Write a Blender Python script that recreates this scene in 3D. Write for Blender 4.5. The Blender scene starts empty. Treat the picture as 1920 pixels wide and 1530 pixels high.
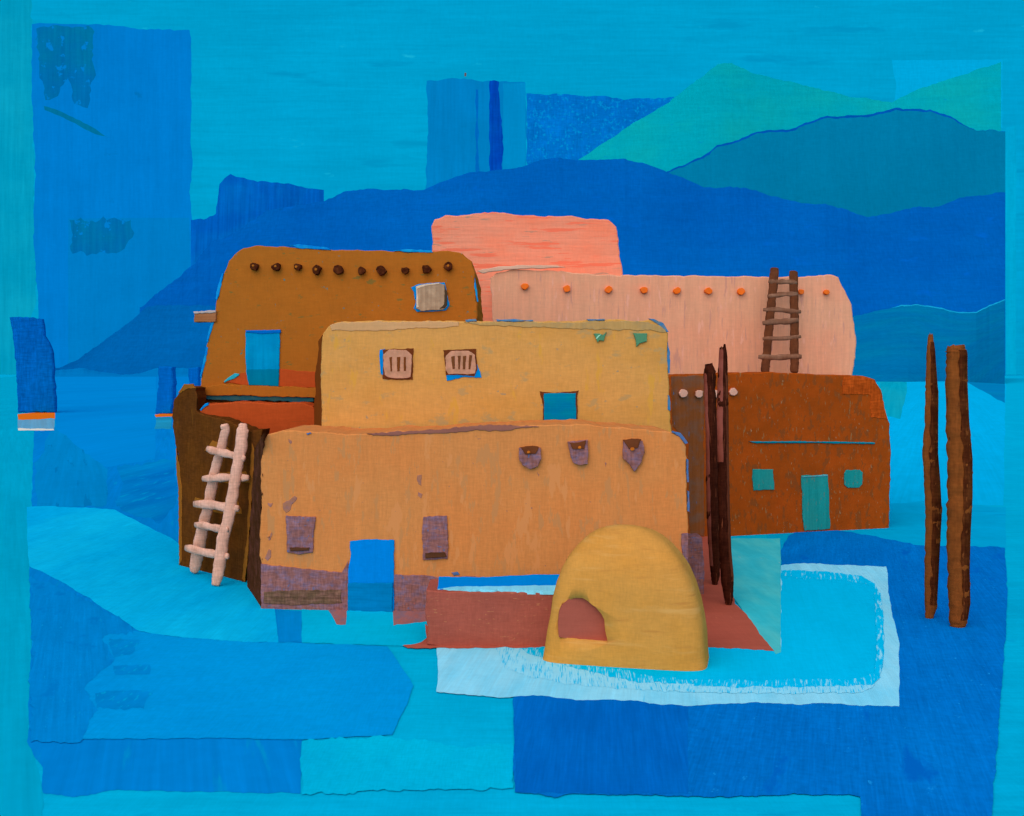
import bpy, math, random
from mathutils import Vector, noise
from mathutils.geometry import tessellate_polygon

S = bpy.context.scene
COL = S.collection
R = math.radians

# ------------------------------------------------------------------ camera
F = 2058.0            # focal length in photograph pixels (1920 wide)
H = 7.0               # eye height
HY = 700.0            # row of the horizon
K = F * H
cam = bpy.data.cameras.new("camera")
cam.sensor_width = 36.0
cam.lens = 36.0 * F / 1920.0
cam.shift_y = -(765.0 - HY) / 1920.0
cam.clip_start = 0.1
cam.clip_end = 30000.0
cam_ob = bpy.data.objects.new("camera", cam)
COL.objects.link(cam_ob)
cam_ob.location = (0, 0, H)
cam_ob.rotation_euler = (R(90), 0, 0)
S.camera = cam_ob

# ------------------------------------------------------------------ light
SUN_EL, SUN_AZ = 46.0, 197.0          # behind the viewer, a little to the left
w = bpy.data.worlds.new("World")
S.world = w
w.use_nodes = True
nt = w.node_tree
bg = nt.nodes["Background"]
skyn = nt.nodes.new("ShaderNodeTexSky")
skyn.sky_type = 'NISHITA'
skyn.sun_disc = False
skyn.sun_elevation = R(SUN_EL)
skyn.sun_rotation = R(SUN_AZ)
nt.links.new(skyn.outputs[0], bg.inputs[0])
bg.inputs[1].default_value = 0.14
sd = bpy.data.lights.new("sun", 'SUN')
sd.energy = 1.1
sd.angle = R(80)
sd.color = (1.0, 0.93, 0.82)
sun = bpy.data.objects.new("sun", sd)
COL.objects.link(sun)
az = R(SUN_AZ)
dirv = Vector((math.sin(az) * math.cos(R(SUN_EL)), math.cos(az) * math.cos(R(SUN_EL)), math.sin(R(SUN_EL))))
sun.rotation_euler = dirv.to_track_quat('Z', 'Y').to_euler()
sun.location = (-20, -40, 60)
S.view_settings.view_transform = 'Standard'
S.view_settings.look = 'None'
S.view_settings.gamma = 1.0
EXPO = 0.45
S.view_settings.exposure = EXPO
# light falling on a facade / on the ground, measured with a grey card (per channel, after exposure)
GAIN = {'wall': (0.90, 0.93, 1.04), 'ground': (0.76, 0.82, 0.99), 'hill': (1.10, 1.12, 1.28)}

# ------------------------------------------------------------------ materials
def lin(c):
    c = c / 255.0
    return c / 12.92 if c <= 0.04045 else ((c + 0.055) / 1.055) ** 2.4

def base(rgb, surf):
    if surf == 'sky':
        k = 2 ** EXPO
        return tuple(lin(v) / k for v in rgb) + (1,)
    g = GAIN[surf]
    return tuple(min(0.9, lin(v) / g[i]) for i, v in enumerate(rgb)) + (1,)

def paint(name, rgb, alt=None, surf='wall', m=0.02, my=None, stroke='v', var=0.10, altamt=0.5,
          fleck=None, fleck_th=0.66, fleck_px=(7, 7), fleck_soft=0.03, bump=0.35, fine=0.03, seed=0, broad=120, ang=0.0):
    """brushed matt colour; m = metres covered by one photograph pixel where the thing stands"""
    mt = bpy.data.materials.new(name)
    mt.use_nodes = True
    t = mt.node_tree
    N, L = t.nodes, t.links
    N.clear()
    out = N.new("ShaderNodeOutputMaterial")
    tc = N.new("ShaderNodeTexCoord")
    def noise_(px, pz, detail=3.0, off=0.0, rough=0.55):
        mp = N.new("ShaderNodeMapping")
        depth_px = max(px, pz)
        if surf == 'ground':
            mp.inputs['Scale'].default_value = (1 / (m * px), 1 / (my * pz), 1 / (m * px))
        else:
            mp.inputs['Scale'].default_value = (1 / (m * px), 1 / (m * depth_px), 1 / (m * pz))
        mp.inputs['Location'].default_value = (off + seed * 3.7, off * 1.3, off * 0.7 + seed)
        n = N.new("ShaderNodeTexNoise")
        n.inputs['Scale'].default_value = 1.0
        n.inputs['Detail'].default_value = detail
        n.inputs['Roughness'].default_value = rough
        if ang:
            rt_ = N.new("ShaderNodeMapping")
            rt_.inputs['Rotation'].default_value = (0, 0, ang)
            L.new(tc.outputs['Object'], rt_.inputs[0]); L.new(rt_.outputs[0], mp.inputs[0])
        else:
            L.new(tc.outputs['Object'], mp.inputs[0])
        L.new(mp.outputs[0], n.inputs['Vector'])
        return n
    def ramp(src, lo, hi):
        r = N.new("ShaderNodeMapRange")
        r.inputs['From Min'].default_value = lo
        r.inputs['From Max'].default_value = hi
        L.new(src.outputs[0], r.inputs['Value'])
        return r
    if stroke == 'v':
        st = noise_(*((6, 60) if surf == 'ground' else (5, 130)), 4, 11)
        st2 = noise_(*((24, 110) if surf == 'ground' else (22, 200)), 4, 17)
    elif stroke == 'h':
        st = noise_(130, 5, 4, 11)
        st2 = noise_(220, 20, 4, 17)
    else:
        st = noise_(30, 30, 6, 11)
        st2 = noise_(60, 34, 5, 17)
    br = noise_(broad, broad * 0.8, 4, 5)
    weave_a = noise_(3.0, 16, 2, 2)
    weave_b = noise_(16, 3.0, 2, 8)
    c = N.new("ShaderNodeMix"); c.data_type = 'RGBA'
    c.inputs['A'].default_value = base(rgb, surf)
    c.inputs['B'].default_value = base(alt or rgb, surf)
    rb = ramp(br, 0.42, 0.68)
    # ragged boundary between the two tints follows the strokes
    add = N.new("ShaderNodeMath"); add.operation = 'MULTIPLY_ADD'
    L.new(st.outputs[0], add.inputs[0]); add.inputs[1].default_value = 0.9; add.inputs[2].default_value = -0.45
    add2 = N.new("ShaderNodeMath"); add2.operation = 'ADD'; add2.use_clamp = True
    L.new(rb.outputs[0], add2.inputs[0]); L.new(add.outputs[0], add2.inputs[1])
    am = N.new("ShaderNodeMath"); am.operation = 'MULTIPLY'
    L.new(add2.outputs[0], am.inputs[0]); am.inputs[1].default_value = altamt
    L.new(am.outputs[0], c.inputs['Factor'])
    cur = c.outputs['Result']
    # value: strokes + weave
    v = ramp(st, 0.28, 0.72)
    v.inputs['To Min'].default_value = 1 - var; v.inputs['To Max'].default_value = 1 + var
    v2 = ramp(st2, 0.3, 0.7); v2.inputs['To Min'].default_value = 1 - var * 0.8; v2.inputs['To Max'].default_value = 1 + var * 0.8
    m0 = N.new("ShaderNodeMath"); m0.operation = 'MULTIPLY'
    L.new(v.outputs[0], m0.inputs[0]); L.new(v2.outputs[0], m0.inputs[1])
    va = ramp(weave_a, 0.3, 0.7); va.inputs['To Min'].default_value = 1 - fine; va.inputs['To Max'].default_value = 1 + fine
    vb = ramp(weave_b, 0.3, 0.7); vb.inputs['To Min'].default_value = 1 - fine; vb.inputs['To Max'].default_value = 1 + fine
    m1 = N.new("ShaderNodeMath"); m1.operation = 'MULTIPLY'
    m2 = N.new("ShaderNodeMath"); m2.operation = 'MULTIPLY'
    L.new(m0.outputs[0], m1.inputs[0]); L.new(va.outputs[0], m1.inputs[1])
    L.new(m1.outputs[0], m2.inputs[0]); L.new(vb.outputs[0], m2.inputs[1])
    sc = N.new("ShaderNodeVectorMath"); sc.operation = 'SCALE'
    L.new(cur, sc.inputs[0]); L.new(m2.outputs[0], sc.inputs['Scale'])
    cur = sc.outputs[0]
    flecks = fleck if isinstance(fleck, list) else ([(fleck, fleck_th, fleck_px)] if fleck else [])
    for i, (fc, th, fpx) in enumerate(flecks):
        fn = noise_(fpx[0], fpx[1], 5, 31 + 17 * i, 0.6)
        fr = ramp(fn, th, th + fleck_soft)
        mx = N.new("ShaderNodeMix"); mx.data_type = 'RGBA'
        L.new(fr.outputs[0], mx.inputs['Factor'])
        L.new(cur, mx.inputs['A'])
        mx.inputs['B'].default_value = base(fc, surf)
        cur = mx.outputs['Result']
    if surf == 'sky':
        em = N.new("ShaderNodeEmission")
        L.new(cur, em.inputs[0])
        L.new(em.outputs[0], out.inputs[0])
    else:
        b = N.new("ShaderNodeBsdfPrincipled")
        b.inputs['Roughness'].default_value = 0.95
        b.inputs['Specular IOR Level'].default_value = 0.0
        L.new(cur, b.inputs['Base Color'])
        bm = N.new("ShaderNodeBump")
        bm.inputs['Strength'].default_value = bump * (0.25 if surf == 'ground' else 1.0)
        bm.inputs['Distance'].default_value = m * 3
        L.new(m0.outputs[0], bm.inputs['Height'])
        L.new(bm.outputs[0], b.inputs['Normal'])
        L.new(b.outputs[0], out.inputs[0])
    return mt

# ------------------------------------------------------------------ geometry helpers
def P(X, Y, d):
    return Vector(((X - 960.0) * d / F, d, H - (Y - HY) * d / F))

class Plane:
    """vertical wall plane given by the photograph row of its foot at two columns"""
    def __init__(s, x0, y0, x1=None, y1=None):
        s.x0, s.y0 = x0, y0
        s.k = 0.0 if x1 is None else (y1 - y0) / (x1 - x0)
    def foot(s, X): return s.y0 + (X - s.x0) * s.k
    def d(s, X): return K / (s.foot(X) - HY)
def flat(dist): return Plane(0, HY + K / dist)

def rough(pts, amp=1.2, step=8.0, seed=1, closed=True):
    out = []
    n = len(pts)
    for i in range(n if closed else n - 1):
        a, b = pts[i], pts[(i + 1) % n]
        dx, dy = b[0] - a[0], b[1] - a[1]
        L = math.hypot(dx, dy)
        if L < 1e-6: continue
        k = max(1, int(L / step))
        nx, ny = -dy / L, dx / L
        for j in range(k):
            t = j / k
            x, y = a[0] + dx * t, a[1] + dy * t
            o = amp * (1.1 * noise.noise(Vector((x / 26.0, y / 26.0, seed * 7.3))) * 1.6
                       + 0.9 * noise.noise(Vector((x / 7.0, y / 7.0, seed * 3.1))) * 1.6)
            out.append((x + nx * o, y + ny * o))
    if not closed: out.append(pts[-1])
    return out

def chaikin(pts, it=1, keep=()):
    for _ in range(it):
        q = []
        n = len(pts)
        for i in range(n):
            a, b = pts[i], pts[(i + 1) % n]
            q.append((a[0] * .8 + b[0] * .2, a[1] * .8 + b[1] * .2))
            q.append((a[0] * .2 + b[0] * .8, a[1] * .2 + b[1] * .8))
        pts = q
    return pts

def area2(p):
    return sum(p[i][0] * p[(i + 1) % len(p)][1] - p[(i + 1) % len(p)][0] * p[i][1] for i in range(len(p)))

def link(name, verts, faces, mat, parent=None, origin=None, smooth=False):
    if parent is not None:
        origin = Vector(parent['_o'])
    elif origin is None:
        origin = Vector((0, 0, 0))
    me = bpy.data.meshes.new(name)
    me.from_pydata([tuple(Vector(v) - origin) for v in verts], [], faces)
    me.validate()
    me.materials.append(mat)
    if smooth:
        for p in me.polygons: p.use_smooth = True
    me.update()
    o = bpy.data.objects.new(name, me)
    COL.objects.link(o)
    if parent is not None:
        o.parent = parent
    else:
        o.location = origin
    o['_o'] = tuple(origin)
    return o

def thing(name, label, cat, origin, group=None):
    o = bpy.data.objects.new(name, None)
    o.empty_display_size = 0.3
    COL.objects.link(o)
    o.location = origin
    o['_o'] = tuple(origin)
    o['label'] = label; o['category'] = cat
    if group: o['group'] = group
    return o

def slab_mesh(pts, fd, back, bev_px=1.6, bev=None):
    """pts: outline in photograph columns/rows; fd(X)->front depth; back: thickness away from viewer"""
    if area2(pts) < 0: pts = pts[::-1]
    n = len(pts)
    ins = []
    for i in range(n):
        a, b, c = pts[i - 1], pts[i], pts[(i + 1) % n]
        tx, ty = c[0] - a[0], c[1] - a[1]
        L = math.hypot(tx, ty) or 1
        ins.append((b[0] - ty / L * bev_px, b[1] + tx / L * bev_px))
    V = []
    bv = bev if bev is not None else bev_px * fd(pts[0][0]) / F
    for p in ins: V.append(P(p[0], p[1], fd(p[0])))
    ring = []
    for i, p in enumerate(pts):
        d = fd(p[0])
        q = P(p[0], p[1], d)
        V.append(q + Vector((0, bv, 0)))
    for i, p in enumerate(pts):
        q = P(p[0], p[1], fd(p[0]))
        V.append(q + Vector((0, max(back, bv * 1.5), 0)))
    Fs = []
    tri = tessellate_polygon([[Vector((p[0], p[1], 0)) for p in ins]])
    for t in tri:
        Fs.append(tuple(t))
    for t in tri:
        Fs.append(tuple(2 * n + k for k in reversed(t)))
    for r in (0, 1):
        for i in range(n):
            j = (i + 1) % n
            Fs.append((r * n + i, r * n + j, (r + 1) * n + j, (r + 1) * n + i))
    return V, Fs

def fix_normals(o):
    import bmesh
    bm = bmesh.new(); bm.from_mesh(o.data)
    bmesh.ops.recalc_face_normals(bm, faces=bm.faces)
    bm.to_mesh(o.data); bm.free()

SEED = [0]
def body(name, pts, plane, back, mat, parent, amp=1.4, step=8, rnd=0, bev_px=2.0):
    SEED[0] += 1
    p = chaikin(pts, rnd) if rnd else pts
    p = rough(p, amp, step, SEED[0])
    V, Fs = slab_mesh(p, plane.d, back, bev_px)
    o = link(name, V, Fs, mat, parent)
    fix_normals(o)
    return o

def patch(name, pts, plane, mat, parent, proud=0.05, amp=1.2, step=5, rnd=0, thick=0.12, bev_px=0.8):
    """a piece set on a wall, its face 'proud' metres in front of it"""
    SEED[0] += 1
    p = chaikin(pts, rnd) if rnd else pts
    p = rough(p, amp, step, SEED[0])
    V, Fs = slab_mesh(p, lambda X: plane.d(X) - proud, thick + proud, bev_px)
    o = link(name, V, Fs, mat, parent)
    fix_normals(o)
    return o

LAYERS = []
def inside(x, y, poly):
    c = False
    j = len(poly) - 1
    for i in range(len(poly)):
        a, b = poly[i], poly[j]
        if (a[1] > y) != (b[1] > y) and x < (b[0] - a[0]) * (y - a[1]) / (b[1] - a[1]) + a[0]: c = not c
        j = i
    return c
def overlap(p, q):
    bp = (min(v[0] for v in p), max(v[0] for v in p), min(v[1] for v in p), max(v[1] for v in p))
    bq = (min(v[0] for v in q), max(v[0] for v in q), min(v[1] for v in q), max(v[1] for v in q))
    if bp[0] > bq[1] or bp[1] < bq[0] or bp[2] > bq[3] or bp[3] < bq[2]: return False
    return any(inside(x, y, q) for x, y in p) or any(inside(x, y, p) for x, y in q)
def ground_patch(name, pts, mat, label=None, amp=1.5, step=7, rnd=0, parent=None):
    SEED[0] += 1
    p = chaikin(pts, rnd) if rnd else pts
    p = rough(p, amp, step, SEED[0])
    p = [(x, max(y, 703.6)) for x, y in p]
    z = 0.003
    for p2, z2 in LAYERS:
        if z2 + 0.0022 > z and overlap(p, p2): z = z2 + 0.0022
    LAYERS.append((p, z))
    V = []
    for x, y in p:
        d = (H - z) * F / (y - HY)
        V.append(Vector(((x - 960) * d / F, d, z)))
    tri = [tuple(t) for t in tessellate_polygon([[Vector((q[0], q[1], 0)) for q in p]])]
    c = sum(V, Vector()) / len(V)
    o = link(name, V, tri, mat, None, Vector((c.x, c.y, 0)))
    for pl in o.data.polygons:
        pass
    fix_normals(o)
    if o.data.polygons[0].normal.z < 0: o.data.flip_normals()
    o['kind'] = 'structure'
    if label: o['label'] = label
    return o

def gmat(name, rgb, alt=None, Y=1200, X=960, **k):
    d = K / (Y - HY)
    if k.get('stroke') == 'v': k['ang'] = math.atan((X - 960) / F)
    return paint(name, rgb, alt, surf='ground', m=d / F, my=d * d / K, **k)

def tube(pts, radii, seg=12, flatn=0.8, jit=0.08, seed=1, caps=True, rag=0.0):
    V, Fs = [], []
    n = len(pts)
    for i, (p, r) in enumerate(zip(pts, radii)):
        a = pts[max(0, i - 1)]; b = pts[min(n - 1, i + 1)]
        t = (b - a).normalized()
        ref = Vector((0, 1, 0)) if abs(t.y) < 0.9 else Vector((0, 0, 1))
        u = t.cross(ref).normalized(); v = t.cross(u).normalized()
        for k in range(seg):
            an = 2 * math.pi * k / seg
            rr = r * (1 + jit * noise.noise(Vector((math.cos(an) * 1.2 + seed * 5, math.sin(an) * 1.2, i * 0.7))) * 2)
            e = Vector()
            if rag and i in (0, n - 1):
                e = t * (rag * noise.noise(Vector((k * 1.7, seed * 3.3, i))))
            V.append(p + u * math.cos(an) * rr + v * math.sin(an) * rr * flatn + e)
    for i in range(n - 1):
        for k in range(seg):
            k2 = (k + 1) % seg
            Fs.append((i * seg + k, i * seg + k2, (i + 1) * seg + k2, (i + 1) * seg + k))
    if caps:
        Fs.append(tuple(range(seg - 1, -1, -1)))
        Fs.append(tuple((n - 1) * seg + k for k in range(seg)))
    return V, Fs

def dens(pts, k=6):
    out = []
    for i in range(len(pts) - 1):
        for j in range(k):
            t = j / k
            out.append(tuple(pts[i][q] * (1 - t) + pts[i + 1][q] * t for q in range(len(pts[i]))))
    out.append(tuple(pts[-1]))
    return out

# ================================================================== SKY
SKYD = 6000.0
ms = SKYD / F
def smat(name, rgb, alt=None, **k):
    return paint(name, rgb, alt, surf='sky', m=ms, **k)
def sky_field(name, pts, mat, off, parent, amp=1.5, rnd=0):
    SEED[0] += 1
    p = rough(chaikin(pts, rnd) if rnd else pts, amp, 7, SEED[0])
    d = SKYD - off
    V = [P(x, y, d) for x, y in p]
    tri = [tuple(t) for t in tessellate_polygon([[Vector((q[0], q[1], 0)) for q in p]])]
    return link(name, V, tri, mat, parent)

X0, X1, Z1 = -12500, 12500, 9000
nx = 26
V, Fs = [], []
for i in range(nx + 1):
    x = X0 + (X1 - X0) * i / nx
    bend = -max(0, abs(x) - 4500) * 0.35      # the backdrop curves towards the viewer at its ends
    V += [(x, SKYD + bend, -40), (x, SKYD + bend, Z1)]
for i in range(nx):
    Fs.append((2 * i, 2 * i + 2, 2 * i + 3, 2 * i + 1))
sky = link('sky', V, Fs, smat('sky_cyan', (0, 155, 202), (0, 162, 210), stroke='h', var=0.035, altamt=0.9, broad=260, fine=0.025,
           fleck=[((0, 148, 196), 0.60, (160, 26)), ((20, 176, 216), 0.69, (60, 20))], fleck_soft=0.10), origin=Vector((0, SKYD, 0)))
sky['kind'] = 'structure'
sky_field('colour_field', [(-400, -400), (60, -400), (60, 60), (62, 300), (70, 480), (60, 720), (-400, 720)],
          smat('sky_edge', (0, 150, 188), (10, 162, 196), stroke='v', var=0.05, altamt=0.8, fine=0.025), 8, sky, 5)
sky_field('colour_field', [(60, 45), (120, 44), (210, 47), (290, 56), (355, 56), (360, 110), (357, 240), (361, 300), (357, 360), (361, 430), (361, 722), (80, 722),
                           (70, 540), (62, 450), (66, 300), (60, 180)],
          smat('sky_blue', (0, 124, 207), (0, 118, 198), stroke='v', var=0.05, altamt=0.8, fine=0.025,
               fleck=[((0, 112, 184), 0.68, (40, 30))], fleck_soft=0.08), 16, sky)
sky_field('colour_field', [(128, 410), (355, 408), (361, 722), (128, 722)],
          smat('sky_blue_low', (0, 124, 198), (0, 119, 192), stroke='v', var=0.04, altamt=0.8, fine=0.025), 24, sky, 0.6)
mstain = smat('sky_stain', (0, 106, 172), (0, 116, 160), stroke='v', var=0.08, altamt=0.8,
              fleck=[((0, 124, 205), 0.60, (18, 22))], fleck_soft=0.04)
sky_field('colour_field', [(68, 52), (120, 50), (172, 52), (176, 140), (165, 200), (140, 195), (130, 150), (105, 175), (85, 188), (70, 110)], mstain, 32, sky, 4)
sky_field('colour_field', [(130, 412), (250, 412), (248, 445), (225, 470), (180, 478), (150, 468), (132, 476)], mstain, 32, sky, 5)
mstroke = smat('sky_scratch', (0, 112, 158), (10, 124, 150), stroke='v', var=0.05)
sky_field('colour_field', [(82, 199), (110, 206), (150, 226), (184, 246), (205, 259), (180, 251), (140, 232), (104, 214), (84, 206)], mstroke, 40, sky, 1.0)
sky_field('colour_field', [(800, 150), (870, 147), (905, 152), (985, 154), (988, 240), (986, 320), (940, 340), (797, 380), (803, 250)],
          smat('tower_blue', (0, 126, 194), (0, 120, 184), stroke='v', var=0.07, altamt=0.9, fine=0.025,
               fleck=[((0, 132, 172), 0.66, (16, 300))], fleck_soft=0.12), 16, sky)
sky_field('colour_field', [(943, 156), (985, 156), (986, 322), (943, 325)],
          smat('tower_light', (0, 136, 198), (0, 128, 190), stroke='v', var=0.04, fine=0.025), 24, sky, 0.8)
sky_field('colour_field', [(892, 168), (896, 168), (898, 325), (892, 325)], smat('tower_line', (0, 104, 190), stroke='v', fine=0.04), 32, sky, 1.2)
sky_field('colour_field', [(918, 153), (935, 153), (938, 210), (943, 250), (942, 330), (919, 330), (917, 230)],
          smat('tower_stripe', (0, 66, 176), (0, 82, 184), stroke='v', var=0.15, altamt=0.9, fine=0.06), 32, sky, 1.6)
sky_field('colour_field', [(987, 176), (1100, 179), (1170, 185), (1270, 183), (1230, 240), (1110, 320), (987, 330)],
          smat('sky_scumble', (0, 112, 200), (0, 104, 190), stroke='x', var=0.10, altamt=0.8, fine=0.10,
               fleck=[((0, 138, 210), 0.55, (6, 6))], fleck_soft=0.10), 16, sky, 2)
sky_field('colour_field', [(1672, 112), (1880, 112), (1880, 240), (1675, 240), (1680, 160)],
          smat('sky_pale', (0, 166, 220), (0, 160, 212), stroke='h', var=0.03, fine=0.04), 16, sky, 0.9)
sky_field('colour_field', [(1886, 240), (1906, 235), (1904, 722), (1886, 722)],
          smat('sky_pale_edge', (0, 163, 208), (0, 156, 204), stroke='v', var=0.05, fine=0.04), 16, sky, 1.5)
sky_field('colour_field', [(871, 137), (874, 137), (874, 143), (871, 143)], smat('sky_speck', (90, 80, 84)), 24, sky, 0.8)

# ================================================================== GROUND (one sheet to the horizon)
V = [(-15000, -400, 0), (15000, -400, 0), (15000, SKYD + 60, 0), (-15000, SKYD + 60, 0)]
g = link('ground', V, [(0, 1, 2, 3)], gmat('ground_cyan', (0, 158, 203), (0, 166, 210), Y=1350, stroke='h', var=0.05, altamt=0.9, broad=240,
         fleck=[((0, 148, 196), 0.62, (110, 30))], fleck_soft=0.12))
g['kind'] = 'structure'

# ================================================================== HILLS
def hill(name, crest, D, mat, foot=None, Df=None, rows=7, relief=0.004, amp=1.4, seed=1, right_cliff=True):
    """ridge with real slopes: foot line on the ground, crest at distance D, and a back slope"""
    cr = rough(crest, amp, 6, seed, closed=False)
    cols = []
    for i, (x, y) in enumerate(cr):
        if foot:
            fy = foot[-1][1]
            for a, b in zip(foot[:-1], foot[1:]):
                if a[0] <= x <= b[0]:
                    fy = a[1] + (b[1] - a[1]) * (x - a[0]) / (b[0] - a[0]); break
            if x < foot[0][0]: fy = foot[0][1]
            df = K / (fy - HY)
        else:
            df = Df
        top = P(x, y, D)
        bot = Vector(((x - 960) * df / F, df, -0.3))
        col = []
        for r in range(rows + 1):
            t = r / rows
            q = bot.lerp(top, t)
            b = math.sin(t * math.pi)
            nz = noise.noise(Vector((x / 240.0, t * 1.5, seed * 2.2)))
            q.y += b * nz * (D - df) * 0.12
            # keep the column in its own line of hills
            q.x = (x - 960) * q.y / F
            col.append(q)
        back = Vector((top.x * 1.02, D * 1.02 + 2, -0.3))
        mid = top.lerp(back, 0.4); 
        col += [mid, back]
        cols.append(col)
    n = len(cols[0])
    V = [q for c in cols for q in c]
    Fs = []
    for i in range(len(cols) - 1):
        for r in range(n - 1):
            Fs.append((i * n + r, (i + 1) * n + r, (i + 1) * n + r + 1, i * n + r + 1))
    Fs.append(tuple(range(n - 1, -1, -1)))
    Fs.append(tuple((len(cols) - 1) * n + r for r in range(n)))
    cx = (cols[0][0].x + cols[-1][0].x) / 2
    o = link(name, V, Fs, mat, origin=Vector((cx, D, 0)))
    fix_normals(o)
    o['kind'] = 'structure'
    return o

def hmat(name, rgb, alt=None, D=1500, **k):
    return paint(name, rgb, alt, surf='hill', m=D / F, bump=0.15, **k)

hill('hills', [(1085, 300), (1180, 235), (1250, 195), (1300, 155), (1345, 121), (1372, 118), (1412, 137), (1500, 158), (1600, 182), (1672, 191),
     (1720, 168), (1790, 145), (1840, 128), (1877, 116)], 5300,
     hmat('peak_green', (0, 160, 184), (8, 164, 176), D=5300, stroke='h', var=0.04, altamt=0.9, fine=0.05,
          fleck=[((0, 148, 190), 0.68, (30, 12))]), Df=4900, seed=3)
ridge2 = [(1250, 326), (1330, 290), (1345, 277), (1385, 266), (1420, 250), (1480, 246), (1545, 221), (1620, 220), (1680, 207), (1750, 211), (1770, 217), (1830, 245), (1885, 247)]
hill('hills', [(x, y - (4.0 if x < 1800 else 0.5)) for x, y in ridge2], 4620, hmat('ridge_edge_blue', (0, 92, 192), D=4600, stroke='h'), Df=4500, seed=4)
hill('hills', ridge2, 4420, hmat('ridge_teal', (0, 121, 168), (0, 114, 160), D=4400, stroke='v', var=0.03, altamt=0.7, broad=300, fine=0.04), Df=4100, seed=4)
mesa = [(358, 412), (382, 411), (405, 401), (412, 345), (420, 335), (432, 327), (470, 338), (540, 345), (585, 353), (606, 356), (607, 400)]
hill('mesa', mesa, 3980, hmat('mesa_blue', (0, 94, 192), (0, 112, 202), D=3980, stroke='v', var=0.14, altamt=0.9, broad=90), Df=3900, seed=6, rows=4)
blue = [(262, 577), (300, 545), (330, 522), (365, 495), (395, 455), (450, 430), (500, 395), (545, 386), (605, 378), (650, 358), (700, 354), (795, 357),
        (830, 340), (880, 322), (960, 317), (1010, 302), (1045, 296), (1100, 299), (1165, 298), (1210, 308), (1250, 322), (1320, 350),
        (1400, 352), (1440, 365), (1490, 378), (1560, 385), (1630, 408), (1700, 392), (1760, 387), (1800, 372), (1885, 361)]
hill('mountain', blue, 3750, hmat('mountain_blue', (0, 94, 180), (0, 86, 172), D=3700, stroke='h', var=0.05, altamt=0.9, broad=260, fine=0.06,
     fleck=[((0, 96, 194), 0.62, (50, 22))], fleck_soft=0.12), Df=3350, seed=5)
hill('hills', [(74, 697), (110, 690), (145, 674), (200, 636), (240, 606), (276, 574), (330, 572), (400, 573), (420, 574)], 3150,
     hmat('slope_blue', (0, 98, 172), (0, 92, 164), D=3100, stroke='h', var=0.05, altamt=0.8, fine=0.06), Df=2900, seed=7, amp=1.2)
hill('hills', [(60, 699), (104, 694), (150, 690), (190, 697), (230, 703), (262, 700), (296, 690), (330, 690), (380, 692)], 2500,
     hmat('rise_blue', (0, 128, 202), (0, 122, 196), D=2400, stroke='h', var=0.04, altamt=0.8), Df=2300, seed=9, rows=3, amp=1.0)
low = [(1590, 596), (1640, 584), (1690, 574), (1720, 572), (1760, 579), (1800, 588), (1830, 586), (1855, 573), (1884, 563)]
lf = [(1590, 715), (1700, 716), (1760, 715), (1815, 716), (1850, 718), (1884, 720)]
hill('hills', [(x, y - (2.0 if x > 1660 else -3)) for x, y in low], 1500, hmat('crest_cyan', (20, 160, 210), D=1160, stroke='h'), Df=1450, seed=8, amp=1.0)
hill('hills', low, 1400, hmat('low_hill_teal', (0, 118, 178), (0, 128, 176), D=1300, stroke='h', var=0.05, altamt=0.8, fine=0.05), foot=lf, seed=8, amp=1.0)
FOOT = [(1800, 712), (1884, 712), (1884, 756), (1850, 737), (1815, 718)]
# two far mesas at the left, standing on the plain
mfar = hmat('far_mesa_blue', (0, 94, 182), (0, 106, 194), D=190, stroke='v', var=0.08, altamt=0.7, fine=0.16)
mfar2 = hmat('far_mesa_pale', (0, 102, 192), (0, 110, 196), D=190, stroke='v', var=0.06, altamt=0.7, fine=0.10)
def mesa_block(pts, footy, back, mfar=mfar):
    pl = Plane(0, footy)
    o = thing_m = body('mesa', pts, pl, back, mfar, None, 1.2, 6)
    o['kind'] = 'structure'
    return o
mesa_block([(17, 594), (60, 595), (78, 598), (82, 630), (96, 655), (100, 690), (103, 774), (33, 774), (30, 690), (24, 640)], 774, 0.8)
mesa_block([(297, 688), (322, 688), (326, 720), (320, 776), (291, 776), (296, 730)], 776, 2, mfar2)
mesa_block([(353, 690), (372, 688), (372, 760), (354, 760)], 760, 2, mfar2)

# ================================================================== PAINTED GROUND FIELDS
ground_patch('ground', [(-300, 706), (60, 706), (64, 800), (58, 960), (55, 1050), (60, 1250), (52, 1390), (70, 1440), (80, 1500), (80, 1545), (-300, 1545)],
             gmat('margin_teal', (0, 150, 190), (0, 158, 198), X=20, Y=1000, stroke='v', var=0.05, altamt=0.8))
blueL = gmat('field_blue', (0, 118, 196), (0, 124, 204), X=330, Y=1000, stroke='v', var=0.06, altamt=0.9, broad=150,
             fleck=[((0, 136, 198), 0.62, (18, 30)), ((0, 102, 184), 0.66, (60, 16))], fleck_soft=0.08)
ground_patch('ground', [(64, 806), (104, 806), (104, 706), (380, 706), (370, 1000), (480, 1130), (563, 1150), (566, 1200), (563, 1300), (566, 1400), (563, 1487),
             (200, 1482), (150, 1495), (80, 1487), (78, 1440), (66, 1420), (52, 1390), (58, 1200), (56, 1066), (58, 960), (62, 870)], blueL)
ground_patch('ground', [(100, 705), (292, 705), (295, 760), (290, 860), (210, 876), (104, 866)],
             gmat('field_mid', (0, 128, 204), (0, 122, 198), Y=760, stroke='h', var=0.04, altamt=0.8))
ground_patch('ground', [(220, 872), (330, 862), (330, 940), (300, 980), (215, 948), (235, 905)],
             gmat('field_deep', (0, 108, 186), (0, 126, 190), Y=920, stroke='x', var=0.08, altamt=0.9, fleck=(0, 136, 196), fleck_th=0.6, fleck_px=(10, 10)), amp=4)
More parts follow.
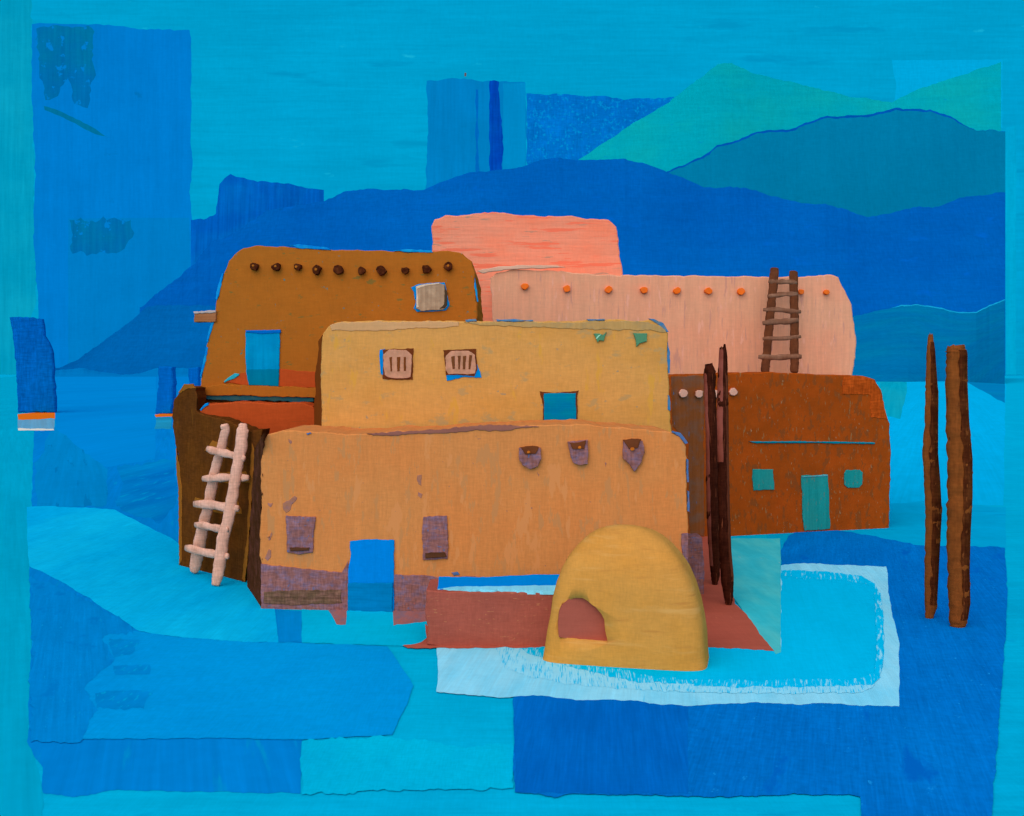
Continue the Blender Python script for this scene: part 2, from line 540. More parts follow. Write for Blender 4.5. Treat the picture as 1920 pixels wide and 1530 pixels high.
ground_patch('ground', [(100, 800), (200, 880), (200, 948), (70, 952), (66, 870)],
             gmat('field_teal', (0, 126, 192), (0, 120, 186), X=150, Y=900, stroke='v', var=0.06, altamt=0.8, fleck=(0, 112, 176), fleck_th=0.62, fleck_px=(14, 30)), amp=3)
sand = gmat('sand_orange', (232, 104, 22), (214, 92, 24), Y=778, stroke='h', var=0.06)
ground_patch('ground', [(33, 777), (60, 774), (103, 769), (103, 785), (34, 787)], sand, amp=0.7)
ground_patch('ground', [(290, 778), (310, 772), (324, 771), (324, 781), (292, 782)], sand, amp=0.7)
grey = gmat('sand_grey', (100, 150, 182), (70, 146, 190), X=70, Y=795, stroke='v', var=0.10, altamt=0.9)
ground_patch('path', [(33, 787), (103, 786), (101, 806), (34, 805)], grey, amp=0.8)
ground_patch('path', [(34, 803), (101, 804), (101, 807), (34, 807)], gmat('sand_white', (226, 206, 196), Y=805), amp=0.5)
ground_patch('path', [(292, 783), (322, 782), (320, 804), (290, 804)], gmat('sand_green', (30, 136, 176), (0, 118, 170), Y=795, stroke='h', var=0.14), amp=1)
# light diagonal field
ground_patch('path', [(50, 950), (90, 949), (160, 951), (215, 956), (262, 980), (320, 1008), (340, 1022), (380, 1050), (470, 1100), (515, 1140), (518, 1172), (522, 1204),
             (460, 1203), (400, 1200), (330, 1194), (262, 1184), (230, 1163), (170, 1124), (110, 1088), (56, 1062), (51, 1010)],
             gmat('path_light', (0, 158, 218), (8, 172, 222), Y=1090, stroke='x', var=0.03, altamt=0.9, broad=260, fine=0.05), amp=0.9)
ground_patch('ground', [(518, 1142), (566, 1146), (566, 1204), (522, 1204)], gmat('field_slot', (0, 126, 202), (0, 116, 192), X=540, Y=1170, stroke='v', var=0.05), amp=0.7)
ground_patch('ground', [(566, 1142), (800, 1150), (800, 1205), (755, 1212), (566, 1205)], gmat('field_cyan', (0, 168, 214), (0, 162, 210), Y=1170, stroke='h', var=0.04), amp=1)
# wide mid-blue band
ground_patch('ground', [(60, 1188), (190, 1180), (262, 1184), (330, 1194), (460, 1203), (566, 1205), (727, 1212), (750, 1245), (776, 1286), (762, 1320), (735, 1378),
             (640, 1383), (566, 1387), (400, 1384), (150, 1386), (120, 1340), (90, 1280), (62, 1240)],
             gmat('band_blue', (0, 142, 213), (0, 134, 207), Y=1290, stroke='h', var=0.035, altamt=0.9, broad=280, fine=0.05), amp=1)
ground_patch('ground', [(58, 1080), (170, 1130), (240, 1172), (250, 1182), (200, 1186), (190, 1200), (215, 1235), (160, 1290), (180, 1330), (150, 1392), (56, 1392), (60, 1240)],
             gmat('field_worn', (0, 122, 197), (0, 128, 204), X=150, Y=1220, stroke='v', var=0.07, altamt=0.9,
                  fleck=[((0, 114, 190), 0.58, (46, 26)), ((10, 146, 206), 0.66, (8, 12))], fleck_soft=0.10), amp=4)
worn = gmat('stroke_worn', (0, 126, 198), (0, 116, 190), Y=1270, stroke='x', var=0.10, altamt=0.9, fleck=(0, 150, 206), fleck_th=0.60, fleck_px=(9, 9))
ground_patch('ground', [(205, 1198), (262, 1199), (250, 1226), (215, 1232)], worn, amp=2.5)
ground_patch('ground', [(212, 1248), (281, 1246), (281, 1263), (216, 1265)], worn, amp=1.6)
ground_patch('ground', [(178, 1297), (230, 1293), (285, 1298), (272, 1312), (270, 1330), (180, 1328)], worn, amp=2.5)
ground_patch('ground', [(566, 1388), (735, 1381), (860, 1400), (962, 1392), (962, 1478), (700, 1482), (640, 1488), (566, 1490)],
             gmat('field_aqua', (0, 172, 212), (0, 162, 206), Y=1430, stroke='x', var=0.03, altamt=1.0, broad=200, fine=0.05), amp=3)
# right of the brown house
ground_patch('ground', [(1660, 708), (1886, 708), (1884, 800), (1882, 948), (1760, 944), (1650, 945), (1650, 720)],
             gmat('plain_cyan', (0, 166, 222), (0, 160, 215), X=1760, Y=830, stroke='v', var=0.03, altamt=0.8, broad=200, fine=0.05), amp=1)
ground_patch('ground', [(1650, 712), (1700, 714), (1698, 750), (1688, 785), (1650, 780)],
             gmat('plain_green', (0, 152, 184), (30, 160, 176), X=1680, Y=750, stroke='v', var=0.06), amp=1.5)
ground_patch('ground', [(1650, 946), (1720, 940), (1886, 950), (1886, 1030), (1440, 1060), (1440, 985), (1650, 985)],
             gmat('plain_band', (0, 154, 206), (0, 148, 200), Y=980, stroke='h', var=0.05, altamt=0.8,
                  fleck=((0, 140, 196)), fleck_th=0.60, fleck_px=(160, 8), fleck_soft=0.06), amp=1)
deep = gmat('yard_blue', (0, 102, 186), (0, 112, 198), X=1550, Y=1250, stroke='v', var=0.07, altamt=0.9, broad=200, fine=0.08,
            fleck=[((0, 94, 184), 0.62, (60, 60)), ((20, 136, 214), 0.66, (12, 8))], fleck_soft=0.08)
ground_patch('ground', [(962, 1300), (964, 1400), (962, 1440), (966, 1485), (1010, 1488), (1040, 1495), (1062, 1488), (1200, 1490), (1340, 1494), (1480, 1489), (1590, 1489), (1612, 1494),
             (1618, 1545), (1858, 1545), (1862, 1490), (1870, 1400), (1876, 1300), (1885, 1200), (1890, 1110), (1884, 1027), (1800, 1025), (1720, 1022), (1650, 1008), (1580, 995),
             (1540, 986), (1505, 987), (1480, 1005), (1464, 1032), (1464, 1300)], deep, amp=1.4)
ground_patch('ground', [(966, 1304), (1290, 1315), (1290, 1487), (1062, 1487), (966, 1484)],
             gmat('yard_blue_deep', (0, 93, 180), (0, 100, 188), X=1130, Y=1400, stroke='v', var=0.08, altamt=0.9, broad=150), amp=1.2)
ground_patch('ground', FOOT, gmat('hill_foot', (0, 118, 178), (0, 128, 176), Y=735, stroke='h', var=0.04), amp=1)
# pale-rimmed pool
rim = gmat('rim_pale', (132, 203, 232), (112, 196, 230), X=1250, Y=1240, stroke='v', var=0.07, altamt=0.9, broad=60,
           fleck=((70, 182, 226)), fleck_th=0.66, fleck_px=(5, 60), fleck_soft=0.06)
ground_patch('snow', [(819, 1212), (1020, 1212), (1460, 1216), (1464, 1060), (1500, 1056), (1560, 1058), (1662, 1062), (1666, 1110), (1672, 1150), (1686, 1200), (1686, 1324),
             (1620, 1323), (1540, 1318), (1500, 1322), (1420, 1316), (1290, 1323), (1240, 1321), (1180, 1312), (1080, 1312), (1000, 1303), (940, 1308), (870, 1302), (818, 1297), (822, 1260)],
             rim, amp=1.0)
pool_m = gmat('pool_cyan', (0, 177, 229), (0, 168, 218), Y=1180, X=1350, stroke='v', var=0.03, altamt=0.8, broad=200)
ground_patch('water', [(1464, 1074), (1500, 1072), (1560, 1078), (1612, 1083), (1634, 1092), (1646, 1106), (1651, 1125), (1657, 1160), (1657, 1215), (1654, 1250), (1648, 1272), (1634, 1285),
                       (1600, 1290), (1480, 1290), (1360, 1288), (1280, 1283), (1200, 1275), (1150, 1266), (1100, 1254), (1040, 1240), (985, 1222), (962, 1213), (1464, 1213)], pool_m, amp=1.4, step=5)
def scumble(name, pts, th, X, Y, px=(2.6, 15), amp=2.0):
    ground_patch('snow', pts, gmat(name, (0, 177, 229), Y=Y, X=X, stroke='v', var=0.03, fleck=(132, 203, 232), fleck_th=th, fleck_px=px, fleck_soft=0.10), amp=amp, step=4)
def scumble_w(name, pts, th, X, Y, px=(2.6, 15), amp=2.0):
    ground_patch('snow', pts, gmat(name, (132, 203, 232), Y=Y, X=X, stroke='v', var=0.04, fleck=(0, 177, 229), fleck_th=th, fleck_px=px, fleck_soft=0.10), amp=amp, step=4)
# dry-brushed edge between the white rim and the cyan
scumble_w('scumble_a', [(930, 1213), (975, 1213), (1010, 1232), (1080, 1252), (1150, 1268), (1240, 1281), (1250, 1296), (1150, 1290), (1060, 1282), (1000, 1270), (950, 1250)], 0.53, 1060, 1250)
scumble('scumble_b', [(972, 1213), (1030, 1213), (1060, 1236), (1130, 1250), (1210, 1266), (1300, 1276), (1300, 1287), (1200, 1279), (1100, 1258), (1030, 1238), (985, 1224)], 0.52, 1100, 1250)
scumble_w('scumble_c', [(1250, 1282), (1400, 1285), (1520, 1282), (1600, 1284), (1640, 1282), (1620, 1298), (1500, 1300), (1380, 1299), (1250, 1296)], 0.53, 1440, 1290)
scumble('scumble_d', [(1300, 1272), (1400, 1276), (1520, 1273), (1590, 1274), (1640, 1262), (1650, 1268), (1636, 1284), (1500, 1288), (1380, 1288), (1300, 1286)], 0.55, 1470, 1280, (3.2, 16))
scumble('scumble_e', [(1640, 1110), (1650, 1112), (1656, 1160), (1656, 1240), (1650, 1266), (1640, 1262), (1644, 1200), (1643, 1150)], 0.53, 1650, 1190, (5, 12), 1.5)
scumble('scumble_f', [(1464, 1068), (1560, 1072), (1615, 1080), (1640, 1094), (1648, 1108), (1630, 1098), (1600, 1090), (1530, 1086), (1464, 1080)], 0.56, 1550, 1080, (4, 12), 1.5)
ground_patch('path', [(1340, 1010), (1463, 1009), (1464, 1222), (1455, 1226), (1425, 1190), (1375, 1120), (1350, 1060)],
             gmat('path_turquoise', (48, 176, 196), (82, 184, 190), Y=1110, stroke='x', var=0.06, altamt=0.9, broad=80,
                  fleck=((120, 176, 180)), fleck_th=0.68, fleck_px=(9, 26)), amp=0.8)
ground_patch('path', [(1312, 1006), (1346, 1006), (1362, 1070), (1378, 1132), (1400, 1152), (1425, 1188), (1452, 1221), (1400, 1216), (1310, 1213)],
             gmat('red_earth', (162, 80, 66), (152, 76, 64), Y=1150, stroke='h', var=0.05, fleck=((176, 98, 74)), fleck_th=0.7), amp=1.2)
ground_patch('path', [(797, 1170), (830, 1190), (1060, 1190), (1060, 1213), (800, 1215), (764, 1216), (755, 1210), (790, 1204), (800, 1196)],
             gmat('red_earth_strip', (164, 82, 68), (152, 76, 64), Y=1200, stroke='h', var=0.05), amp=1.2)
purpleG = gmat('purple_earth', (146, 92, 92), (120, 96, 112), Y=1150, stroke='x', var=0.10, altamt=1.0, broad=16)
ground_patch('path', [(614, 1138), (650, 1140), (648, 1172), (632, 1170)], purpleG, amp=1.0)
ground_patch('path', [(738, 1140), (802, 1142), (802, 1164), (770, 1168), (737, 1173)], purpleG, amp=1.0)

# ================================================================== HOUSES
def down(top, plane, xl=None, xr=None, extra=3):
    """close an outline (top, left to right) at the foot of its wall"""
    xl = top[0][0] if xl is None else xl
    xr = top[-1][0] if xr is None else xr
    n = 6
    foot = [(xr + (xl - xr) * i / n, plane.foot(xr + (xl - xr) * i / n) + extra) for i in range(n + 1)]
    return top + foot
def org(plane, x): 
    d = plane.d(x); return Vector(((x - 960) * d / F, d, 0))

def disc(c, r, n=10, sq=1.0, seed=0):
    rr = random.Random(seed)
    return [(c[0] + math.cos(2 * math.pi * i / n) * r * rr.uniform(.82, 1.15), c[1] + sq * math.sin(2 * math.pi * i / n) * r * rr.uniform(.82, 1.15)) for i in range(n)]

DARK = lambda m: paint('dark_wood', (62, 26, 16), (96, 50, 24), m=m, stroke='x', var=0.25, altamt=0.8, broad=8, fine=0.2)

# ---- pink tower house, far back
pl = flat(59); m = 59 / F
t = thing('adobe_house', 'tall pink adobe block with rounded top at the back under the blue mountain', 'house', org(pl, 985), 'adobe houses of the pueblo')
pink = paint('pink_plaster', (222, 136, 110), (230, 126, 96), m=m, stroke='h', var=0.07, altamt=0.9, broad=70,
             fleck=[((226, 112, 86), 0.57, (90, 6)), ((176, 130, 110), 0.64, (60, 5))], fleck_soft=0.03, bump=0.6)
body('wall', down([(809, 600), (808, 520), (810, 425), (815, 412), (835, 403), (880, 402), (930, 396), (980, 404), (1050, 404), (1100, 409), (1140, 413), (1155, 425),
     (1160, 450), (1162, 480), (1167, 512), (1168, 600)], pl), pl, 9, pink, t, 1.3, 7)
# ---- salmon long house
pl = flat(54); m = 54 / F
t = thing('adobe_house', 'long pale salmon adobe house with a row of orange beam ends', 'house', org(pl, 1260), 'adobe houses of the pueblo')
salmon = paint('salmon_plaster', (214, 150, 120), (220, 146, 116), m=m, stroke='v', var=0.06, altamt=0.9, broad=110,
               fleck=[((196, 136, 118), 0.60, (7, 60)), ((222, 156, 134), 0.62, (9, 40))], fleck_soft=0.06, bump=0.5)
body('wall', down([(924, 604), (922, 560), (920, 522), (930, 512), (960, 506), (1010, 506), (1060, 509), (1110, 514), (1200, 516), (1290, 517), (1380, 518), (1480, 519), (1530, 518),
     (1558, 513), (1572, 520), (1584, 545), (1596, 572), (1600, 600), (1605, 640), (1603, 670), (1598, 706), (1598, 760)], pl), pl, 5, salmon, t, 1.2, 7)
om = paint('orange_wood', (232, 104, 30), (214, 112, 60), m=m, stroke='x', var=0.12, broad=8)
for i, c in enumerate([(984, 537), (1063, 541), (1141, 543), (1208, 544), (1270, 545), (1329, 545), (1390, 546), (1503, 547), (1551, 548)]):
    patch('beam_end', disc(c, 7.2 if i < 7 else 5.5, 9, 0.9, i), pl, om, t, 0.22, 0.5, 3)
patch('ledge', [(895, 508), (930, 500), (980, 497), (1040, 497), (1060, 501), (1010, 503), (950, 505), (905, 512)], flat(53.9),
      paint('rim_plaster', (214, 168, 146), (190, 150, 130), m=m, stroke='h', var=0.12), t, 0.05, 0.8)

# ---- brown-red house at the right
pl = Plane(1295, 1009, 1668, 990); m = 48 / F
t = thing('adobe_house', 'rust brown scratched adobe house at the right with a teal door', 'house', org(pl, 1470), 'adobe houses of the pueblo')
rust = paint('rust_plaster', (152, 66, 18), (164, 68, 18), m=m, stroke='x', var=0.08, altamt=0.9, broad=60,
             fleck=[((134, 66, 28), 0.56, (10, 22)), ((144, 96, 58), 0.635, (4, 15)), ((164, 124, 90), 0.672, (4, 12))], fleck_soft=0.03, bump=0.5)
body('wall', down([(1240, 712), (1258, 704), (1340, 701), (1420, 698), (1500, 700), (1570, 703), (1620, 704), (1640, 712), (1652, 732), (1660, 765), (1668, 795), (1671, 850), (1668, 920), (1668, 985)], pl, 1240),
     pl, 4.6, rust, t, 1.2, 7)
patch('worn_patch', [(1582, 706), (1620, 706), (1638, 714), (1650, 733), (1658, 765), (1665, 786), (1634, 783), (1632, 742), (1580, 740)], pl,
      paint('worn_orange', (174, 70, 20), (154, 64, 18), m=m, stroke='x', var=0.14, broad=12, fine=0.2), t, 0.03, 1.5)
pinkish = paint('pink_wood', (222, 162, 140), (206, 140, 122), m=m, stroke='x', var=0.1, broad=8)
for i, c in enumerate([(1281, 737), (1311, 738), (1345, 739), (1375, 735)]):
    patch('beam_end', disc(c, 8.0, 10, 0.95, 20 + i), pl, pinkish, t, 0.22, 0.5, 3)
teal = paint('teal_paint', (24, 134, 132), (44, 132, 126), m=m, stroke='v', var=0.10, altamt=0.8, fleck=((86, 118, 108)), fleck_th=0.62, fleck_px=(5, 16))
patch('window', [(1411, 880), (1450, 880), (1452, 918), (1413, 920)], pl, teal, t, 0.06, 0.9)
patch('window', [(1587, 881), (1612, 881), (1618, 886), (1617, 908), (1611, 914), (1590, 915), (1583, 909), (1583, 887)], pl, teal, t, 0.06, 0.9)
dr = patch('door', [(1503, 892), (1550, 890), (1553, 892), (1557, 985), (1556, 991), (1508, 996), (1505, 960)], pl, teal, t, 0.07, 0.9)
patch('lintel', [(1503, 893), (1552, 890), (1553, 893), (1505, 896)], pl, paint('pale_edge', (80, 150, 160), m=m), dr, 0.10, 0.4)
patch('beam', [(1405, 828), (1500, 827), (1600, 829), (1640, 830), (1640, 832), (1560, 831), (1420, 831)], pl,
      paint('teal_line', (0, 124, 146), m=m, stroke='h'), t, 0.08, 0.5)
patch('dark_patch', [(1258, 706), (1320, 704), (1320, 1005), (1292, 1005), (1290, 830), (1262, 800)], pl,
      paint('streak_brown', (126, 68, 34), (112, 76, 60), m=m, stroke='v', var=0.12, altamt=0.9, broad=20,
            fleck=((60, 96, 134)), fleck_th=0.66, fleck_px=(5, 24)), t, 0.02, 1.0)  # darker streaked brown along the left end of the rust wall

# ---- ochre-brown house, upper left
pl = flat(41); m = 41 / F
t = thing('adobe_house', 'ochre brown adobe house at upper left with ten dark beam ends', 'house', org(pl, 640), 'adobe houses of the pueblo')
ochre = paint('ochre_plaster', (160, 92, 32), (168, 94, 30), m=m, stroke='x', var=0.03, altamt=0.8, broad=140, fine=0.04,
              fleck=[((124, 94, 44), 0.635, (22, 10)), ((60, 112, 110), 0.69, (8, 9))], fleck_soft=0.03, bump=0.2)
body('wall', down([(370, 760), (373, 735), (382, 690), (389, 640), (396, 615), (404, 580), (412, 540), (420, 510), (430, 490), (440, 478), (456, 466), (484, 460), (540, 463), (610, 468), (700, 470),
     (780, 472), (840, 470), (868, 475), (884, 490), (890, 510), (891, 545), (896, 570), (894, 605), (894, 640)], pl), pl, 8, ochre, t, 1.3, 7)
dk = DARK(m)
for i, c in enumerate([(475, 499), (517, 500), (556, 501), (593, 506), (634, 506), (677, 508), (714, 507), (759, 507), (799, 504), (841, 499)]):
    b = patch('beam_end', disc(c, 8.6, 11, 0.95, 40 + i), pl, dk, t, 0.24, 1.6, 3)
    if i in (0, 1, 2, 3, 9):
        patch('beam_core', disc((c[0] - 1, c[1] - 1), 2.6, 7, 1, i), pl, ochre, b, 0.26, 0.4, 3)
wn = patch('window', [(779, 537), (790, 534), (822, 530), (834, 534), (838, 575), (830, 580), (790, 583), (780, 578), (782, 550)], pl,
      paint('grey_pink', (150, 124, 104), (172, 146, 124), m=m, stroke='v', var=0.12, altamt=0.9, broad=20), t, 0.12, 0.6)
blueM = paint('blue_trim', (0, 122, 205), (0, 140, 214), m=m, stroke='v', var=0.05)
patch('surround', [(770, 538), (785, 532), (834, 529), (838, 545), (842, 572), (836, 582), (782, 585), (776, 578), (780, 565), (776, 548)], pl, blueM, wn, 0.05, 1.0)
patch('edge', [(833, 535), (838, 548), (838, 572), (833, 577), (825, 579), (833, 570), (834, 550)], pl, paint('dark_edge', (70, 56, 44), m=m), wn, 0.15, 0.5)
patch('edge', [(780, 537), (800, 532), (824, 530), (824, 533), (800, 536), (783, 541), (785, 576), (781, 577)], pl, paint('white_edge', (196, 176, 158), m=m), wn, 0.14, 0.5)
dr = patch('door', [(460, 623), (524, 623), (525, 640), (524, 660), (523, 690), (522, 725), (466, 722), (461, 700), (460, 660)], pl,
      paint('door_blue', (0, 130, 186), (0, 142, 196), m=m, stroke='v', var=0.08, altamt=0.9, broad=40), t, 0.07, 0.8)
patch('lintel', [(460, 619), (526, 618), (526, 624), (490, 626), (461, 623)], pl, paint('lintel_blue', (0, 98, 188), m=m), dr, 0.10, 0.5)
patch('door_panel', [(462, 692), (523, 692), (522, 724), (466, 722)], pl, paint('door_teal', (0, 112, 154), (0, 120, 146), m=m, stroke='v', var=0.06), dr, 0.09, 0.5)
rustT = paint('terrace_rust', (176, 72, 32), (164, 70, 34), m=m, stroke='h', var=0.04, altamt=0.8, fine=0.05, fleck=((150, 72, 34)), fleck_th=0.68, fleck_px=(60, 5))
patch('terrace_strip', [(418, 717), (432, 708), (452, 700), (525, 692), (560, 695), (592, 697), (592, 728), (500, 724), (460, 722)], pl, rustT, t, 0.04, 1.0)
patch('blue_chip', [(419, 713), (440, 701), (448, 701), (448, 704), (426, 715), (420, 718)], pl, paint('chip_cyan', (40, 160, 186), m=m), t, 0.08, 1.2)
patch('ledge', [(370, 726), (420, 720), (460, 723), (595, 728), (595, 745), (480, 742), (371, 741)], pl, ochre, t, 0.55, 1.0)
patch('beam', [(370, 740), (440, 742), (588, 745), (588, 752), (560, 754), (500, 750), (440, 752), (390, 749), (371, 745)], pl,
      paint('beam_slate', (28, 78, 96), (52, 84, 84), m=m, stroke='h', var=0.2, altamt=0.9, broad=14), t, 0.50, 1.2)
bm_ = patch('beam', [(364, 586), (404, 583), (404, 603), (364, 604)], pl, paint('stub_brown', (148, 90, 52), (176, 116, 84), m=m, stroke='h', var=0.15), t, 0.10, 1.0, thick=0.5)
patch('edge', [(362, 584), (404, 582), (404, 586), (364, 588)], pl, paint('stub_pale', (180, 160, 156), m=m), bm_, 0.14, 1.2)
cyanE = paint('underpaint_cyan', (20, 140, 200), (0, 112, 204), m=m, stroke='v', var=0.1, altamt=0.9, broad=14)
for q in ([(404, 560), (408, 540), (416, 512), (419, 513), (412, 542), (407, 562)], [(386, 640), (392, 618), (402, 584), (405, 590), (396, 622), (390, 642)],
          [(374, 706), (382, 672), (386, 650), (390, 652), (386, 676), (378, 708)], [(540, 460), (560, 458), (612, 464), (620, 468), (590, 467), (556, 464)],
          [(737, 470), (760, 467), (808, 470), (812, 473), (770, 473)], [(890, 520), (894, 536), (897, 566), (894, 566), (889, 540)]):
    patch('underpaint_edge', q, pl, cyanE, t, 0.03, 0.9, 4)
# ---- rust roof terrace in front of it
pt = flat(39.2)
t2 = thing('adobe_wall', 'orange rust terrace wall between the ochre house and the yellow house', 'wall', org(pt, 480))
body('wall', down([(372, 780), (376, 768), (386, 757), (440, 754), (500, 756), (560, 756), (580, 760), (596, 770), (596, 800)], pt), pt, 1.6, rustT, t2, 1.3, 6)
patch('chip', [(374, 768), (384, 757), (390, 755), (391, 760), (382, 766), (376, 771)], pt, blueM, t2, 0.04, 0.8)

# ---- yellow house, middle storey
pl = flat(36); m = 36 / F
t = thing('adobe_house', 'wide golden yellow adobe house in the middle with two barred windows', 'house', org(pl, 930), 'adobe houses of the pueblo')
gold = paint('gold_plaster', (200, 143, 78), (194, 136, 68), m=m, stroke='x', var=0.035, altamt=0.9, broad=110, fine=0.05,
             fleck=[((178, 138, 88), 0.60, (40, 24)), ((202, 146, 64), 0.61, (22, 70)), ((150, 130, 104), 0.66, (14, 10))], fleck_soft=0.06, bump=0.35)
body('wall', down([(603, 805), (602, 740), (601, 690), (603, 650), (606, 625), (615, 612), (632, 604), (700, 601), (780, 602), (860, 602), (960, 603), (1060, 602), (1150, 599), (1206, 602), (1225, 598),
     (1241, 607), (1252, 625), (1252, 660), (1254, 700), (1256, 760), (1259, 806)], pl), pl, 4.4, gold, t, 1.2, 7)
patch('coping', [(618, 610), (640, 604), (760, 603), (860, 604), (860, 612), (740, 618), (622, 620)], pl,
      paint('coping_peach', (196, 148, 104), (188, 142, 92), m=m, stroke='h', var=0.05), t, 0.025, 1.4)
patch('coping', [(870, 604), (1060, 604), (1200, 603), (1240, 610), (1250, 622), (1180, 618), (1060, 616), (900, 610)], pl,
      paint('coping_grey', (178, 138, 84), (160, 132, 92), m=m, stroke='v', var=0.08, altamt=0.9, broad=20), t, 0.025, 1.6)
ps = Plane(605, HY + K / 36.02, 583, HY + K / 40.5)
body('side_wall', [(604, 628), (597, 640), (594, 680), (590, 700), (591, 735), (586, 770), (583, 790), (582, ps.foot(582) + 2), (606, ps.foot(606) + 2), (605, 800), (603, 700)],
     ps, 0.3, paint('side_shade_rust', (128, 62, 22), (112, 58, 26), m=m, stroke='v', var=0.08), t, 1.2, 6)  # shaded side of the yellow house, its shade put into the darker colour
brownM = paint('frame_brown', (106, 52, 26), (90, 50, 30), m=m, stroke='x', var=0.1)
pinkW = paint('frame_pink', (190, 136, 112), (168, 122, 96), m=m, stroke='v', var=0.12, altamt=0.9, broad=14)
slotM = paint('slot_brown', (112, 60, 28), (84, 72, 56), m=m, stroke='v', var=0.1)
def barred(fr, outer, blu, slots):
    w_ = patch('window', fr, pl, pinkW, t, 0.10, 0.7, rnd=1)
    patch('surround', outer, pl, brownM, w_, 0.045, 1.1)
    patch('blue_edge', blu, pl, blueM, w_, 0.035, 0.9)
    for a in slots:
        patch('slot', a, pl, slotM, w_, 0.125, 0.5, 4)
barred([(719, 656), (772, 656), (771, 706), (762, 710), (728, 709), (719, 702)],
       [(717, 655), (775, 653), (774, 712), (748, 713), (718, 710)],
       [(712, 656), (722, 654), (720, 668), (721, 706), (714, 701), (712, 680)],
       [[(730, 670), (735, 669), (735, 696), (732, 696)], [(744, 669), (750, 669), (749, 696), (745, 696)], [(757, 669), (761, 669), (761, 695), (757, 695)]])
barred([(835, 658), (889, 657), (893, 700), (880, 702), (860, 701), (836, 702)],
       [(831, 656), (892, 654), (892, 668), (896, 692), (890, 705), (836, 704)],
       [(836, 699), (870, 703), (892, 690), (895, 682), (903, 708), (870, 708), (838, 714)],
       [[(846, 669), (852, 667), (853, 691), (848, 692)], [(858, 667), (864, 667), (862, 692), (859, 692)], [(868, 668), (874, 667), (872, 692), (868, 692)], [(880, 666), (885, 666), (882, 692), (878, 692)]])
bw = patch('window', [(1020, 738), (1080, 737), (1081, 790), (1020, 792)], pl,
      paint('window_blue', (0, 116, 164), (0, 124, 152), m=m, stroke='h', var=0.10, altamt=0.9, broad=22), t, 0.09, 0.7)
patch('surround', [(1012, 735), (1040, 736), (1085, 732), (1083, 745), (1083, 793), (1018, 793), (1018, 748)], pl, brownM, bw, 0.04, 1.0)
cyanE = paint('underpaint_edge', (50, 116, 170), (110, 120, 120), m=m, stroke='v', var=0.1, altamt=0.9, broad=14)
for q in ([(1216, 597), (1226, 598), (1244, 606), (1254, 622), (1250, 622), (1238, 610), (1224, 602)], [(872, 600), (892, 598), (894, 602), (874, 603)],
          [(930, 598), (1000, 600), (1000, 603), (932, 603)], [(1252, 640), (1256, 660), (1256, 700), (1253, 700), (1251, 664)], [(1100, 598), (1134, 598), (1134, 601), (1102, 602)],
          [(1252, 740), (1256, 742), (1257, 770), (1253, 768)]):
    patch('underpaint_edge', q, pl, cyanE, t, 0.03, 0.8, 4)
greenM = paint('notch_green', (80, 132, 100), (72, 124, 96), m=m, stroke='v', var=0.08)
n1 = patch('roof_drain', [(1113, 625), (1124, 625), (1130, 628), (1138, 622), (1132, 640), (1124, 638), (1120, 642), (1117, 634)], pl, greenM, t, 0.08, 0.8)
patch('chip', [(1117, 634), (1122, 629), (1128, 626), (1124, 631), (1119, 636)], pl, paint('chip_mint', (150, 206, 180), m=m), n1, 0.10, 0.5)
patch('roof_drain', [(1187, 624), (1214, 625), (1213, 640), (1200, 645), (1194, 650), (1192, 640)], pl, greenM, t, 0.08, 0.8)
# ---- wide orange house in front
pf = Plane(490, 1141, 1290, 1156); m = 32.2 / F
t = thing('adobe_house', 'widest orange adobe house in front with purple base band and blue doorway', 'house', org(pf, 890), 'adobe houses of the pueblo')
orange = paint('orange_plaster', (201, 125, 69), (204, 121, 64), m=m, stroke='v', var=0.045, altamt=0.9, broad=160, fine=0.05,
               fleck=[((190, 124, 74), 0.58, (16, 60)), ((206, 130, 76), 0.60, (22, 90)), ((150, 98, 84), 0.70, (9, 9))], fleck_soft=0.03, bump=0.4)
body('wall', down([(490, 1080), (487, 1020), (489, 930), (490, 880), (491, 845), (494, 828), (502, 815), (530, 808), (580, 810), (640, 813), (700, 814), (740, 809), (820, 808), (900, 802),
     (1000, 797), (1080, 795), (1140, 799), (1200, 805), (1250, 808), (1276, 818), (1285, 832), (1288, 860), (1288, 940), (1290, 1010)], pf), pf, 3.4, orange, t, 1.3, 7)
patch('coping', [(688, 813), (740, 810), (840, 804), (900, 797), (998, 798), (1010, 800), (960, 806), (900, 808), (830, 812), (760, 816), (700, 817)], pf,
      paint('coping_purple', (138, 84, 74), (150, 100, 80), m=m, stroke='h', var=0.08), t, 0.03, 1.4)
psd = Plane(491, 1141.5, 463, 1100)
body('side_wall', [(494, 812), (482, 832), (476, 850), (474, 900), (470, 960), (466, 1030), (463, 1085), (463, 1101), (478, psd.foot(478) + 2), (491, 1145), (489, 1000), (491, 860)],
     psd, 0.3, paint('side_shade_brown', (74, 40, 22), (96, 52, 40), m=m, stroke='v', var=0.14, altamt=0.9, broad=30, fine=0.14), t, 1.2, 6)  # left side of the orange house, shadow painted in as dark brown
cyanE = paint('underpaint_blue', (60, 106, 160), (110, 96, 120), m=m, stroke='v', var=0.1, altamt=0.9, broad=14)
for q in ([(1262, 808), (1276, 812), (1290, 830), (1286, 832), (1274, 818), (1260, 811)], [(1287, 860), (1291, 862), (1292, 905), (1288, 904)],
          [(1289, 920), (1293, 922), (1293, 960), (1289, 958)], [(574, 812), (582, 810), (584, 814), (576, 816)], [(846, 1073), (858, 1072), (862, 1078), (850, 1080)]):
    patch('underpaint_edge', q, pf, cyanE, t, 0.04, 0.8, 4)
